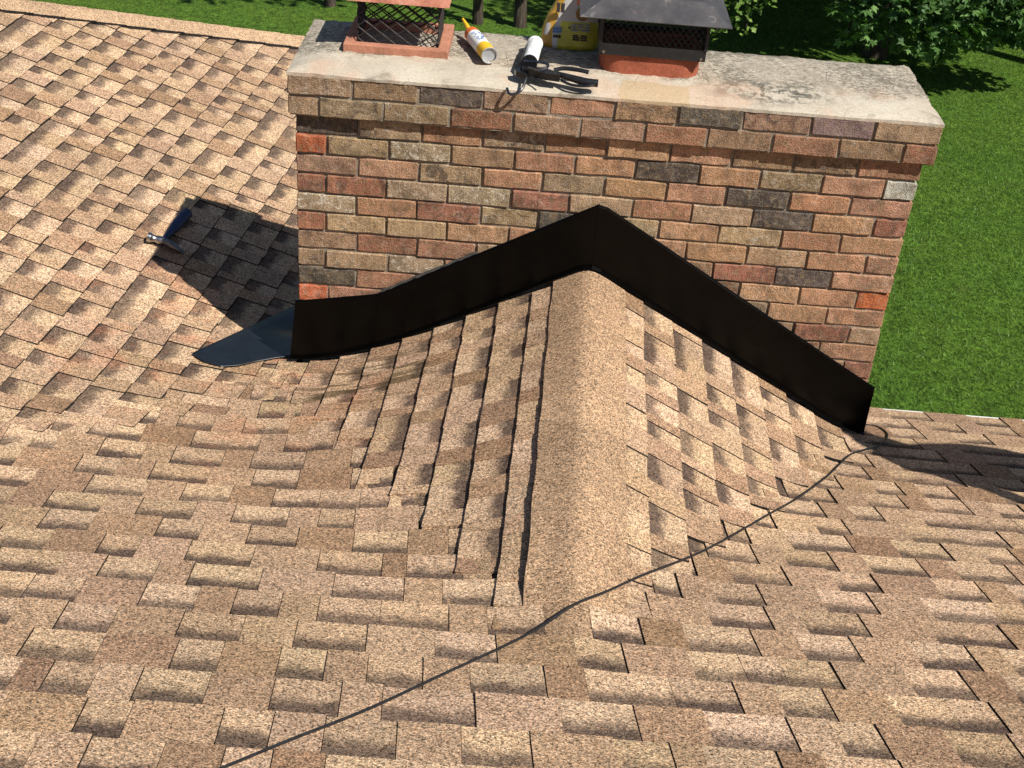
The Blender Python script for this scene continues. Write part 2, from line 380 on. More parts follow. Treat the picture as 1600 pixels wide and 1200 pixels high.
# palette of the granule blends (linear base colours)
TOOTH = [(.355, .226, .134), (.37, .236, .142), (.335, .209, .123), (.395, .256, .155), (.31, .190, .111), (.345, .221, .132), (.265, .160, .092)]
RECESS = [(.43, .286, .173), (.47, .316, .194), (.40, .262, .157), (.455, .301, .182)]
def mapmain(s, t):  y = t; return s - .07*y, y                         # t: plan coordinate along the fall (+ is down)
def mapwing(s, t):  return t*C5 + s*S5, -t*S5 + s*C5
def mapcl(s, t):    return .996 + .030*s - t, s + 0*t
def mapcr(s, t):    return .996 + .030*s + t, s + 0*t
def piece(fm, s0, s1, te, e, raised, lift, jit, butt=1.):
    """one exposed shingle field: butt at t=te, running up-slope for e (plan metres)"""
    nu = max(2, int(round((s1-s0)/.055))); nv = 3
    S = np.linspace(s0, s1, nu+1); tv = np.array([0, .33, .67, 1.06])
    U, W = np.meshgrid(np.linspace(0, 1, nu+1), tv)
    Sg = s0+(s1-s0)*U; Tg = te - e*W
    but = jit*np.sin(U*3+s0*40)*.5
    Tg = Tg + but*(W < .01)
    X, Y = fm(Sg, Tg)
    hi, lo = (.0088, .0036) if raised else (.0048, .0005)
    if butt > 1.5: hi, lo = (.0082, .0030) if raised else (.0062, .0012)
    hi += (butt-1)*.0052; off = lift + hi + (lo-hi)*np.minimum(W, 1.06)
    # curling: corners lift a touch
    off = off + (W < .01)*(.0012*abs(math.sin(s0*91.7)) + .0012*(math.sin(s0*57.1+te*31) > .82))
    Z = H(X, Y) + off
    n = (nu+1)*4; V = np.stack([X, Y, Z], -1).reshape(-1, 3); uv = np.stack([U, np.minimum(W, 1)], -1).reshape(-1, 2)
    F = [(j*(nu+1)+i, (j)*(nu+1)+i+1, (j+1)*(nu+1)+i+1, (j+1)*(nu+1)+i) for j in range(3) for i in range(nu)]
    # skirts: butt and both side edges
    loop = [j*(nu+1) for j in (3, 2, 1)] + [i for i in range(nu+1)] + [j*(nu+1)+nu for j in (1, 2, 3)]
    sk = V[loop].copy(); sk[:, 2] = H(sk[:, 0], sk[:, 1]) - .006
    V = np.vstack([V, sk]); uv = np.vstack([uv, uv[loop]])
    for i in range(len(loop)-1): F.append((loop[i], n+i, n+i+1, loop[i+1]))
    return V, F, uv, [0]*(3*nu) + ([1]*(len(loop)-1) if butt < 1.5 else [0]*3+[1]*nu+[0]*3)
def lay(fm, zone, s_rng, t_rng, e, lift, keep, parent, seed, flip, butt=1., trim=False, ws=1.):
    r = random.Random(seed); out = []
    t = t_rng[0]; row = 0
    while t < t_rng[1]:
        te = t + e; s = s_rng[0] - r.random()*.2; tooth = r.random() < .5
        while s < s_rng[1]:
            w = r.choice((.06, .08, .09, .10, .12, .14, .16)) if tooth else r.choice((.09, .11, .12, .13, .14, .155, .17))
            w *= ws*r.uniform(.93, 1.07)
            s1 = min(s+w, s_rng[1])
            if s1 - s > .025:
                x, y = fm(np.float64((s+s1)/2), np.float64(te-e/2))
                ka = keep(*fm(np.float64(s+.002), np.float64(te-e/2))); kb = keep(*fm(np.float64(s1-.002), np.float64(te-e/2)))
                sa, sb, ok = s, s1, keep(x, y)
                if trim and ka != kb:                       # closed-cut valley: the piece is cut where the planes meet
                    lo_, hi_ = s, s1
                    for _ in range(12):
                        mm = (lo_+hi_)/2
                        if keep(*fm(np.float64(mm), np.float64(te-e/2))) == ka: lo_ = mm
                        else: hi_ = mm
                    sa, sb = (s, lo_) if ka else (hi_, s1); ok = sb-sa > .03
                if ok:
                    V, F, uv, mi = piece(fm, sa, sb, te + r.uniform(-.002, .002), e, tooth, lift(x, y) + r.uniform(-.0005, .0008), r.uniform(0, .004), butt)
                    if flip: F = [f[::-1] for f in F]
                    c = r.choice(TOOTH) if tooth else r.choice(RECESS); k = r.uniform(.92, 1.08)
                    tint = (c[0]*k*.99, c[1]*k*r.uniform(1.0, 1.035), c[2]*k*r.uniform(1.0, 1.10), 0.0 if tooth else r.uniform(.75, 1.))
                    u, v, d = project(np.array([x, y, Hs(x, y)]))
                    uu, v2, _ = project(V)
                    size = float((np.ptp(uu)*np.ptp(v2))) if (d > .3 and -60 < u < 1660 and -60 < v < 1260) else 0.
                    out.append((size, V, F, uv, tint, mi))
            s = s1 + (.0012 if tooth else .0012); tooth = (not tooth) if (tooth or r.random() < .88) else tooth
        t = te; row += 1
    out.sort(key=lambda q: -q[0])
    big = [q for q in out if q[0] > 60][:300]; rest = out[len(big):]
    for q in big:
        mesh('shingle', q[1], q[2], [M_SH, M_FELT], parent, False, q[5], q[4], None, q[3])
    if rest:
        V = np.vstack([q[1] for q in rest]); uv = np.vstack([q[3] for q in rest]); T = np.vstack([np.tile(q[4], (len(q[1]), 1)) for q in rest])
        F = []; o = 0; MI = []
        for q in rest:
            MI += q[5]; F += [tuple(i+o for i in f) for f in q[2]]; o += len(q[1])
        ob = mesh('outer_shingles', V, F, [M_SH, M_FELT], parent, False, MI, T, None, uv); ob['kind'] = 'stuff'
    return len(big), len(rest)
def dom(x, y):
    zm, zw, zc = planes(x, y); return zm, zw, zc
def in_chimney(x, y): return .06 < x < 1.96 and .06 < y < .46
def keep_main(x, y):
    zm, zw, zc = dom(x, y); return zm >= max(zw, zc) - .004 and y < EAVE+.02 and not in_chimney(x, y)
def keep_wing(x, y):
    zm, zw, zc = dom(x, y); a = x*C5-y*S5; b = x*S5+y*C5
    return zw >= max(zm, zc) - .06 and a < .57 and (-.511-.37*(b-1.904)) > (-1.17-a/3) - .02 and a > -3.2 and not in_chimney(x, y)
def keep_cl(x, y):
    zm, zw, zc = dom(x, y); return zc >= max(zm, zw) - .11
def lift_main(x, y):
    zm, zw, zc = dom(x, y); return .0022 - .0035*math.exp(-max(0., zm-max(zw, zc))/.04)
def lift_c(x, y):
    zm, zw, zc = dom(x, y); return .0012 - .012*min(1., max(0., (max(zm, zw)-zc+.01)/.06))
PM = .1345; PW = .1115; PC = .1075
cnt = []
cnt.append(lay(mapmain, 'main', (-4.0, 6.4), (EAVE - PM*58, EAVE-.001), PM, lift_main, keep_main, main_slope, 11, True, 1., True))
cnt.append(lay(mapwing, 'wing', (-3.0, 3.9), (.57 - PW*34, .569), PW, lambda x, y: .0, keep_wing, wing_slope, 12, False, 1., False, .74))
cnt.append(lay(mapcl, 'cl', (-1.95, -.004), (.0745, .0745+PC*10.), PC, lift_c, keep_cl, cricket, 13, False, 1.9, False, .76))
cnt.append(lay(mapcr, 'cr', (-1.95, -.004), (.085, .085+PC*10.), PC, lift_c, keep_cl, cricket, 14, True, 1., False, .76))
print('shingles', cnt)
for o in list(COL.objects):
    pass

# ridge caps over the saddle, left edges lifting
def ridge_caps():
    r = random.Random(5); y = -.012; L = .150; i = 0
    while y > -1.86:
        y1 = y - L - .03; nu, nv = 12, 3
        V = []; F = []; uv = []
        base = .0095
        fall = min(1., max(0., (-y-.15)/1.3))
        for j in range(nv+1):
            yy = y + (y1-y)*j/nv; xr = .996+.030*yy
            for k in range(nu+1):
                f = -1 + 2*k/nu; wl = .116 + .002*math.sin(yy*19)+.002*mnoise.noise(Vector((yy*60, 0, 0))); wr = .128
                d = f*(wl if f < 0 else wr)
                x = xr + d
                lf = max(0, -f-.35)/.65
                z = Hs(x, yy) + base + .002*(1-abs(f)) + (.003+.015*fall*max(0., min(1., (yy+1.66)/.12)))*lf**1.5 + .0028*(1-j/nv) - .012*max(0., min(1., (-yy-1.52)/.2))
                V.append((x, yy, z)); uv.append((k/nu, j/nv))
        n = len(V)
        for j in range(nv):
            for k in range(nu): a = j*(nu+1)+k; F.append((a, a+nu+1, a+nu+2, a+1))
        loop = [j*(nu+1) for j in range(nv, -1, -1)] + list(range(1, nu+1)) + [j*(nu+1)+nu for j in range(1, nv+1)]
        for q in loop:
            lft = q % (nu+1) == 0
            V.append((V[q][0]+(.0 if lft else 0), V[q][1], V[q][2]-(.004 if lft else .010))); uv.append(uv[q])
        for q in range(len(loop)-1): F.append((loop[q], loop[q+1], n+q+1, n+q))
        k = r.uniform(.92, 1.06)
        mesh('ridge_cap', V, F, [M_SH, M_FELT], cricket, True, [0]*(nu*nv)+[1]*(len(loop)-1), (.335*k, .218*k, .131*k, 0), None, np.array(uv)).data.set_sharp_from_angle(angle=math.radians(45))
        y -= L; i += 1
ridge_caps()
# dark felt wedge showing under the lifted left edge of the caps
def hip_caps():
    A = Vector((-2.591, 1.494, -.262)); Bv = Vector((.409, 3.738, -1.20)); d = (Bv-A); n = int(d.length/.15); d.normalize()
    side = Vector((d.y, -d.x, 0)).normalized()
    for i in range(n+1):
        p = A + d*(i*.15); q = p + d*.175; V = []; F = []; uv = []
        for j in range(3):
            c = p.lerp(q, j/2)
            for k in range(9):
                f = -1+k/4; x = c.x+side.x*f*.13; y = c.y+side.y*f*.13
                V.append((x, y, Hs(x, y)+.016+.004*(1-abs(f))+.004*j/2)); uv.append((k/8, j/2))
        for j in range(2):
            for k in range(8): a = j*9+k; F.append((a, a+1, a+10, a+9))
        loop = [18, 9, 0] + list(range(1, 9)) + [17, 26] + list(range(25, 18, -1)) + [18]
        m = len(V)
        for l in loop: V.append((V[l][0], V[l][1], V[l][2]-.014)); uv.append(uv[l])
        for l in range(len(loop)-1): F.append((loop[l], loop[l+1], m+l+1, m+l))
        k = random.uniform(.95, 1.05)
        mesh('ridge_cap', V, F, [M_SH, M_FELT], wing_slope, False, [0]*16+[1]*(len(loop)-1), (.41*k, .275*k, .168*k, 0), None, np.array(uv))
hip_caps()

# eave trim and the house below
b = B(); zE = -1.198-EAVE/3
b.prism([(-.2, EAVE-.01, zE-.004), (-.2, EAVE+.034, zE-.010), (-.2, EAVE+.036, zE-.014), (-.2, EAVE+.020, zE-.060), (-.2, EAVE+.016, zE-.060), (-.2, EAVE+.026, zE-.016), (-.2, EAVE-.01, zE-.009)], (6.7, 0, 0))
b.build('drip_edge', M_DRIP, house)
b = B(); b.box((3.1, EAVE-.02, zE-.14), (6.6, .03, .18)); b.build('fascia_board', M_DRIP, house)
b = B(); b.box((3.2, -.06, (zE-.2+GROUND)/2), (6.2, .2, zE-.2-GROUND)); b.box((-2.6, 2.2, (-1.5+GROUND)/2), (5.4, 3.2, -1.5-GROUND)); b.build('house_wall', M_SIDE, house)

# ------------------------------------------------------------------ the chimney
chim = empty('brick_chimney', (1.015, .26, -4.3), 'wide brick chimney with corbelled top and weathered mortar crown', 'chimney')
XL, XR, YF, YB = .022, 2.008, .025, .505
P_ = .0677
core = B(); core.box(((XL+XR)/2, (YF+YB)/2, (GROUND-2*P_)/2-.0), (XR-XL-.016, YB-YF-.016, -GROUND-2*P_+.0))
core.box((1.015, (0+.530)/2, -P_-.002), (2.03-.016, .530-.012, 2*P_-.004))
mort = core.build('mortar_joints', M_MO, chim)
BC = {'O': (.455, .25, .142), 'R': (.30, .125, .075), 'T': (.40, .268, .158), 'G': (.31, .215, .126), 'D': (.085, .071, .060), 'B': (.305, .186, .110),
      'P': (.22, .148, .138), 'W': (.37, .275, .175), 'X': (.46, .125, .05), 'A': (.375, .188, .108), 'S': (.44, .42, .38)}
ROWS = {1: ('G', 'B', 'D', 'B', 'A', 'B', 'D', 'B', 'P', 'T'), 2: ('T', 'G', 'G', 'R', 'B', 'B', 'A', 'B', 'A', 'B', 'R'),
        3: ('D', 'G', 'A', 'G', 'A', 'O', 'O', 'B', 'B', 'A'), 4: ('X', 'G', 'W', 'B', 'A', 'O', 'D', 'O', 'G', 'O', 'S'),
        5: ('B', 'O', 'G', 'O', 'G', 'O', 'O', 'D', 'A', 'O'), 6: ('R', 'R', 'W', 'W', 'R', 'T', 'A', 'T', 'D', 'O', 'R'),
        7: ('W', 'A', 'R', 'G', 'D', 'T', 'O', 'T', 'A', 'O'), 8: ('R', 'T', 'T', 'O', 'A', 'B', 'O', 'O', 'T', 'O', 'O'),
        9: ('B', 'R', 'A', 'T', 'O', 'B', 'O', 'R', 'D', 'O'), 10: ('G', 'T', 'W', 'A', 'O', 'B', 'T', 'A', 'O', 'O', 'X'),
        11: ('D', 'A', 'O', 'T', 'R', 'B', 'O', 'G', 'O', 'O'), 12: ('X', 'A', 'T', 'O', 'R', 'B', 'O', 'A', 'T', 'R', 'T'),
        13: ('B', 'O', 'A', 'T', 'O', 'B', 'R', 'O', 'A', 'O'), 14: ('O', 'B', 'A', 'T', 'O', 'B', 'R', 'O', 'A', 'O', 'R')}
def brick(x0, x1, y0, y1, z0, z1, code, r, parent=chim, jl=.0045, ends='x'):
    j = .0036
    cx, cy, cz = (x0+x1)/2, (y0+y1)/2, (z0+z1)/2
    sx, sy, sz = (x1-x0) - (2*j if ends == 'x' else 0), (y1-y0) - (2*j if ends == 'y' else 0), (z1-z0)-2*j
    bm = bmesh.new(); bmesh.ops.create_cube(bm, size=1, matrix=Matrix.Diagonal((sx, sy, sz, 1)))
    le = [e_ for e_ in bm.edges if abs(e_.verts[0].co.x-e_.verts[1].co.x) > .06]
    if le: bmesh.ops.subdivide_edges(bm, edges=le, cuts=3, use_grid_fill=True)
    bmesh.ops.bevel(bm, geom=[e_ for e_ in bm.edges if e_.calc_face_angle(0) > .5], offset=r.uniform(.002, .0038), segments=1, affect='EDGES')
    rot = Matrix.Rotation(r.uniform(-.006, .006), 3, 'Y') @ Matrix.Rotation(r.uniform(-.008, .008), 3, 'Z')
    seed = r.random()*50
    for v in bm.verts:
        w = Vector((v.co.x*37+seed, v.co.y*31, v.co.z*41))
        v.co += Vector((mnoise.noise(w), mnoise.noise(w+Vector((9, 0, 0))), mnoise.noise(w+Vector((0, 9, 0)))))*.0036
    bm.verts.index_update()
    c = Vector((cx, cy, cz)); V = [rot @ v.co + c for v in bm.verts]; F = [[v.index for v in f.verts] for f in bm.faces]; bm.free()
    k = r.uniform(.85, 1.12); mu = .14 if code not in 'DXS' else .06; col = tuple(a_*(1-mu)+b_*mu for a_, b_ in zip(BC[code], (.33, .215, .135)))
    tint = (col[0]*k, col[1]*k*r.uniform(.95, 1.05), col[2]*k*r.uniform(.93, 1.07), 1)
    ef = {'W': .85, 'S': .5, 'G': .32, 'T': .30, 'D': .10}.get(code, .10)*r.uniform(.5, 1.3); dk = {'R': .5, 'G': .6, 'B': .55, 'D': .3}.get(code, .22)*r.uniform(.4, 1.4)
    return mesh('brick', V, F, M_BR, parent, False, None, tint, (ef, dk, r.random(), 1))
def flash_top(x):
    return float(np.interp(x, [-.05, .03, .292, 1.014, 2.01, 2.06], [-.807, -.807, -.759, -.359, -.959, -.985]))
rb = random.Random(3)
def joints(row, lo, hi):
    m = (hi-lo)/10.
    return [lo+m*i for i in range(11)] if row % 2 else [lo]+[lo+m*(.5+i)-.003 for i in range(10)]+[hi]
for row in range(1, 19):
    lo, hi, yf, yb = (.002, 2.036, .0, .528) if row < 3 else (XL, XR, YF, YB)
    z1 = -(row-1)*P_; z0 = z1 - P_
    js = joints(row, lo, hi); js = [js[0]] + [q+rb.uniform(-.006, .006) for q in js[1:-1]] + [js[-1]]
    codes = ROWS.get(row) or tuple(rb.choice('OATBR') for _ in range(12))
    for i in range(len(js)-1):
        x0, x1 = js[i], js[i+1]
        if max(z1 - flash_top(x0), z1 - flash_top(x1), z1-flash_top((x0+x1)/2)) < -.02: continue
        dep = .095
        o = rb.uniform(-.0035, .0035)
        first, last = i == 0, i == len(js)-2
        xa = x0 - (.0048 if first else 0); xb = x1 + (.0048 if last else 0)
        brick(xa, xb, yf+o, yf+dep, z0, z1, codes[i % len(codes)], rb)
    # the two sides: stretchers behind the corner headers, seen from a step aside
    if row < 17:
        for sx in (0, 1):
            xa, xb = (lo, lo+.09) if sx == 0 else (hi-.09, hi)
            ys = [yf+.098, yf+.098+.2, yb] if row % 2 else [yf+.098, yf+.098+.1, yf+.098+.3, yb]
            for i in range(len(ys)-1):
                if Hs(lo if sx == 0 else hi, (ys[i]+ys[i+1])/2) - .03 > z1: continue
                brick(xa, xb, ys[i], ys[i+1], z0, z1, rb.choice('OATBRG'), rb, ends='y')

# mortar crown
def crown():
    nx, ny = 170, 48; V = []; F = []
    def ht(x, y):
        ex = min(x, 2.04-x); ey = min(y, .535-y); e = min(ex, ey)
        z = .004 + .026*(1-math.exp(-max(e, 0)/.07))
        rough = min(1, max(0, (y-.10)/.06))
        z += .004*mnoise.noise(Vector((x*6, y*6, 0))) + (.0035*rough+.0008)*mnoise.noise(Vector((x*38, y*38, 3))) + .002*rough*mnoise.noise(Vector((x*90, y*90, 7)))
        return z
    for j in range(ny+1):
        for i in range(nx+1):
            x = 2.042*i/nx - .001; y = .537*j/ny - .001
            wx = .004*mnoise.noise(Vector((y*30, 1, 5))) if i in (0, nx) else 0; wy = .0035*mnoise.noise(Vector((x*30, 2, 5))) if j in (0, ny) else 0
            if i == nx: wx += -.012*max(0, mnoise.noise(Vector((y*9, 4, 1))))
            V.append((x+wx, y+wy, ht(x, y)))
    for j in range(ny):
        for i in range(nx): a = j*(nx+1)+i; F.append((a, a+1, a+nx+2, a+nx+1))
    loop = list(range(nx+1)) + [j*(nx+1)+nx for j in range(1, ny+1)] + [ny*(nx+1)+i for i in range(nx-1, -1, -1)] + [j*(nx+1) for j in range(ny-1, 0, -1)]
    n = len(V)
    for q in loop: V.append((V[q][0], V[q][1], -.006))
    for q in range(len(loop)): a, c = q, (q+1) % len(loop); F.append((loop[a], n+a, n+c, loop[c]))
    o = mesh('mortar_crown', V, F, M_CROWN, chim, True); o.data.set_sharp_from_angle(angle=math.radians(50)); return o
crown()

# left flue: square clay tile, open top
b = B(); x0, x1, y0, y1 = .150, .484, .165, .452; wth = .034
for (a, c, d, e) in ((x0, x1, y0, y0+wth), (x0, x1, y1-wth, y1), (x0, x0+wth, y0+wth, y1-wth), (x1-wth, x1, y0+wth, y1-wth)):
    b.box(((a+c)/2, (d+e)/2, -.02), (c-a, e-d, .146), None, 0, .004)
ft = b.build('flue_tile', M_TC1, chim); ft['label'] = 'square orange clay flue tile under the wire cage'
b = B(); b.box(((x0+x1)/2, (y0+y1)/2, -.06), (x1-x0-2*wth, y1-y0-2*wth, .01)); b.build('flue_throat', M_BLK, chim)
# right flue: clay with rounded corners
def rrect(cx, cy, hx, hy, r, n=8):
    P = []
    for sx, sy, a0 in ((1, 1, 0), (-1, 1, 90), (-1, -1, 180), (1, -1, 270)):
        for k in range(n+1):
            a = math.radians(a0+90*k/n); P.append((cx+sx*(hx-r)+r*math.cos(a), cy+sy*(hy-r)+r*math.sin(a)))
    return P
FX, FY, FHX, FHY = 1.128, .262, .160, .098
po = rrect(FX, FY, FHX, FHY, .07); pi = rrect(FX, FY, FHX-.022, FHY-.022, .05); n = len(po)
V = [(x, y, -.02) for x, y in po]+[(x, y, .112) for x, y in po]+[(x, y, .112) for x, y in pi]+[(x, y, -.02) for x, y in pi]; F = []
for k in range(n):
    q = (k+1) % n
    for l in range(3): F.append((l*n+k, l*n+q, (l+1)*n+q, (l+1)*n+k))
o = mesh('flue_tile', V, F, M_TC2, chim, True); o.data.set_sharp_from_angle(angle=math.radians(40)); o['label'] = 'rounded red clay flue under the black metal cap'

# expanded-metal mesh on a rectangle: U, W vectors, diamonds nu x nw
def diamonds(b, o, U, W, nu, nw, r, nrm):
    o, U, W = Vector(o), Vector(U), Vector(W)
    for j in range(nw):
        for i in range(nu):
            c = o + U*((i+.5)/nu) + W*((j+.5)/nw); du, dw = U/(2*nu), W/(2*nw)
            b.tube([c-du, c+dw], r, 4, 0, False); b.tube([c+dw, c+du], r, 4, 0, False)
            b.tube([c+du, c-dw], r, 4, 0, False); b.tube([c-dw, c-du], r, 4, 0, False)
cap1 = empty('chimney_cowl', (.317, .31, .05), 'chimney cowl of black diamond wire mesh with a rusty red lid', 'chimney cowl')
cx0, cx1, cy0, cy1, cz0, cz1 = .190, .448, .205, .415, .045, .192
for (o_, U_) in (((cx0, cy0, cz0), (cx1-cx0, 0, 0)), ((cx0, cy1, cz0), (cx1-cx0, 0, 0)), ((cx0, cy0, cz0), (0, cy1-cy0, 0)), ((cx1, cy0, cz0), (0, cy1-cy0, 0))):
    b = B(); L = Vector(U_).length
    diamonds(b, o_, U_, (0, 0, cz1-cz0), max(3, int(round(L/.056))), 4, .0024, None); b.build('mesh_side', M_MESH, cap1)
b = B()
V = [(.160, .168, .190), (.482, .168, .190), (.482, .47, .190), (.160, .47, .190), (.172, .18, .212), (.470, .18, .212), (.470, .458, .212), (.172, .458, .212), (.32, .28, .245), (.32, .35, .245)]
b.add(V, [(3, 2, 1, 0), (0, 1, 5, 4), (1, 2, 6, 5), (2, 3, 7, 6), (3, 0, 4, 7), (4, 5, 8), (5, 6, 9, 8), (6, 7, 9), (7, 4, 8, 9)]); b.build('lid', M_RLID, cap1)

cap2 = empty('chimney_cowl', (FX, FY, .09), 'black metal chimney cowl with hipped dark grey lid on a red flue', 'chimney cowl')
hx, hy = FHX+.006, FHY+.008
b = B()
for (cx, cy, sx, sy) in ((FX, FY-hy, 2*hx+.004, .004), (FX, FY+hy, 2*hx+.004, .004), (FX-hx, FY, .004, 2*hy-.004), (FX+hx, FY, .004, 2*hy-.004)):
    b.box((cx, cy, .107), (sx, sy, .036))
b.build('base_band', M_BLK, cap2)
for (o_, U_) in (((FX-hx, FY-hy, .124), (2*hx, 0, 0)), ((FX-hx, FY+hy, .124), (2*hx, 0, 0)), ((FX-hx, FY-hy, .124), (0, 2*hy, 0)), ((FX+hx, FY-hy, .124), (0, 2*hy, 0))):
    b = B(); diamonds(b, o_, U_, (0, 0, .098), int(round(Vector(U_).length/.020)), 4, .0016, None); b.build('mesh_side', M_BLK, cap2)
for sx in (-1, 1):
    for sy in (-1, 1):
        b = B(); b.box((FX+sx*hx, FY+sy*hy, .172), (.010, .010, .098)); b.build('corner_post', M_BLK, cap2)
for sx in (-1, 1):
    b = B(); b.tube([(FX+sx*(hx-.012), FY-hy-.001, .098), (FX+sx*(hx-.012), FY-hy-.006, .098)], .005, 8); b.build('screw', M_STEEL, cap2)
lx, ly = FX-.004, FY+.015; LX, LY = .236, .170
b = B(); zb, zt = .216, .266
V = [(lx-LX, ly-LY, zb), (lx+LX, ly-LY, zb), (lx+LX, ly+LY, zb), (lx-LX, ly+LY, zb), (lx-LX+.085, ly-LY+.085, zt), (lx+LX-.085, ly-LY+.085, zt), (lx+LX-.085, ly+LY-.085, zt), (lx-LX+.085, ly+LY-.085, zt)]
V += [(x+(.003 if x < lx else -.003), y+(.003 if y < ly else -.003), z-.003) for x, y, z in V]
F = [(0, 1, 5, 4), (1, 2, 6, 5), (2, 3, 7, 6), (3, 0, 4, 7), (4, 5, 6, 7)]
F += [tuple(i+8 for i in f[::-1]) for f in F] + [(i, (i+1) % 4, 8+(i+1) % 4, 8+i) for i in range(4)]
b.add(V, F); b.build('lid', M_DLID, cap2)

# ------------------------------------------------------------------ flashing
fl = empty('chimney_flashing', (1.0, .0, -1.2), 'black sheet metal flashing bent over the saddle against the brick', 'flashing')
def panel(xa, xb, yo, name='flashing_panel', ext=0.):
    n = max(3, int((xb-xa)/.03)); V = []; F = []
    xs = [xa+(xb-xa)*i/n for i in range(n+1)]
    for i, x in enumerate(xs):
        zt = flash_top(x); zb = Hs(x, yo) - .012
        zf = Hs(x, yo-.02) + .021; zb = zf + .004
        for k, f in enumerate((0, .02, .5, 1, 1.001)):
            y = yo + (0 if k else .003) + .0012*math.sin(x*7+f*3) - (.016 if k == 4 else 0)
            xx = x
            if name == 'flashing_panel' and i == 0 and ext: xx = x - ext*f
            V.append((xx, y, zt+(zb-zt)*f if k < 4 else zf))
    for i in range(n):
        for k in range(4): a = i*5+k; F.append((a, a+1, a+6, a+5))
    o = mesh(name, V, F, M_FL, fl, False)
    md = o.modifiers.new('thickness', 'SOLIDIFY'); md.thickness = .0016; md.offset = 0
    # folded hem along the top
    h = B(); h.tube([(x, yo+.002, flash_top(x)+.001) for x in xs], .0028, 6); h.build('hem', M_FL, o)
    return o
panel(.012, .295, .0105, ext=.022); panel(.290, 1.008, .0085); panel(1.004, 2.030, .0065)
def sheet_material():
    t = NT('sky_sheen_black_valley_metal'); p = t.pos()
    c = t.ramp(t.noise(p, 14, 4), [(.3, (.003, .004, .006)), (.7, (.007, .009, .012))])  # sky sheen put into the colour: flashing black made bluer and lighter
    dust = t.sstep(t.noise(p, 120, 3), .68, .78)
    c = t.mix(t.math('MULTIPLY', dust, .25), c, (.16, .13, .10))
    return t.fin(c, t.ramp(t.noise(p, 8, 4), [(.3, .30), (.7, .42)]), None, .85)
# metal lying in the valley beside the chimney's left face
poly = [(-.337, -.056), (-.29, -.09), (-.228, -.101), (-.17, -.068), (-.123, -.024), (-.06, .02), (.02, .05), (.03, .15), (.03, .49), (-.05, .505)]
bm = bmesh.new()
bm.faces.new([bm.verts.new((x, y, 0)) for x, y in poly]); bmesh.ops.triangulate(bm, faces=bm.faces[:])
for _ in range(3): bmesh.ops.subdivide_edges(bm, edges=bm.edges[:], cuts=1, use_grid_fill=True)
for v in bm.verts: v.co.z = max(Hs(v.co.x, v.co.y)+.014, -1.117-(v.co.x*C5-v.co.y*S5)/3)
bmesh.ops.recalc_face_normals(bm, faces=bm.faces)
me = bpy.data.meshes.new('valley_sheet'); bm.to_mesh(me); bm.free(); me.materials.append(sheet_material())
me.polygons.foreach_set('use_smooth', [True]*len(me.polygons))
vs = link('valley_sheet', me, fl); md = vs.modifiers.new('thickness', 'SOLIDIFY'); md.thickness = .0016; md.offset = 0
vs['label'] = 'black sheet metal lying flat in the valley, reflecting blue sky'
# smeared sealant along the upper left edge
b = B(); P = []
for i in range(26):
    x = .30+.32*i/25; P.append((x, .016+.002*math.sin(i*1.7), flash_top(x)+.006+.004*mnoise.noise(Vector((i*.6, 0, 0)))))
b.tube(P, [.004+.007*abs(mnoise.noise(Vector((i*.45, 3, 1)))) for i in range(26)], 7); b.build('sealant_bead', M_SEAL, fl, True)

# ------------------------------------------------------------------ cable
CP = [(.18, -2.56), (.299, -2.427), (.39, -2.325), (.522, -2.188), (.681, -2.001), (.879, -1.772), (.997, -1.642), (1.114, -1.483), (1.305, -1.233), (1.534, -.895), (1.668, -.695), (1.793, -.483), (1.924, -.235), (2.004, -.134), (2.058, -.084), (2.122, .032), (2.152, .127), (2.138, .203), (2.10, .225)]
def catmull(P, n=8):
    out = []
    for i in range(len(P)-1):
        p0, p1, p2, p3 = P[max(0, i-1)], P[i], P[i+1], P[min(len(P)-1, i+2)]
        for k in range(n):
            t = k/n; out.append(tuple(.5*((2*p1[j])+(-p0[j]+p2[j])*t+(2*p0[j]-5*p1[j]+4*p2[j]-p3[j])*t*t+(-p0[j]+3*p1[j]-3*p2[j]+p3[j])*t**3) for j in range(len(p1))))
    return out + [P[-1]]
b = B(); cp = catmull([(.02, -2.72)]+CP)
def cable_z(x, y):
    d = abs(x-(.996+.030*y)); return Hs(x, y)+.0125+.013*math.exp(-(d/.30)**2)
b.tube([(x, y, cable_z(x, y)+.0007*math.sin(i*.5)) for i, (x, y) in enumerate(cp)], .0031, 8)
tag(b.build('cable', M_CABLE, None, True), 'thin black cable trailing across the shingles up to the flashing corner', 'cable')

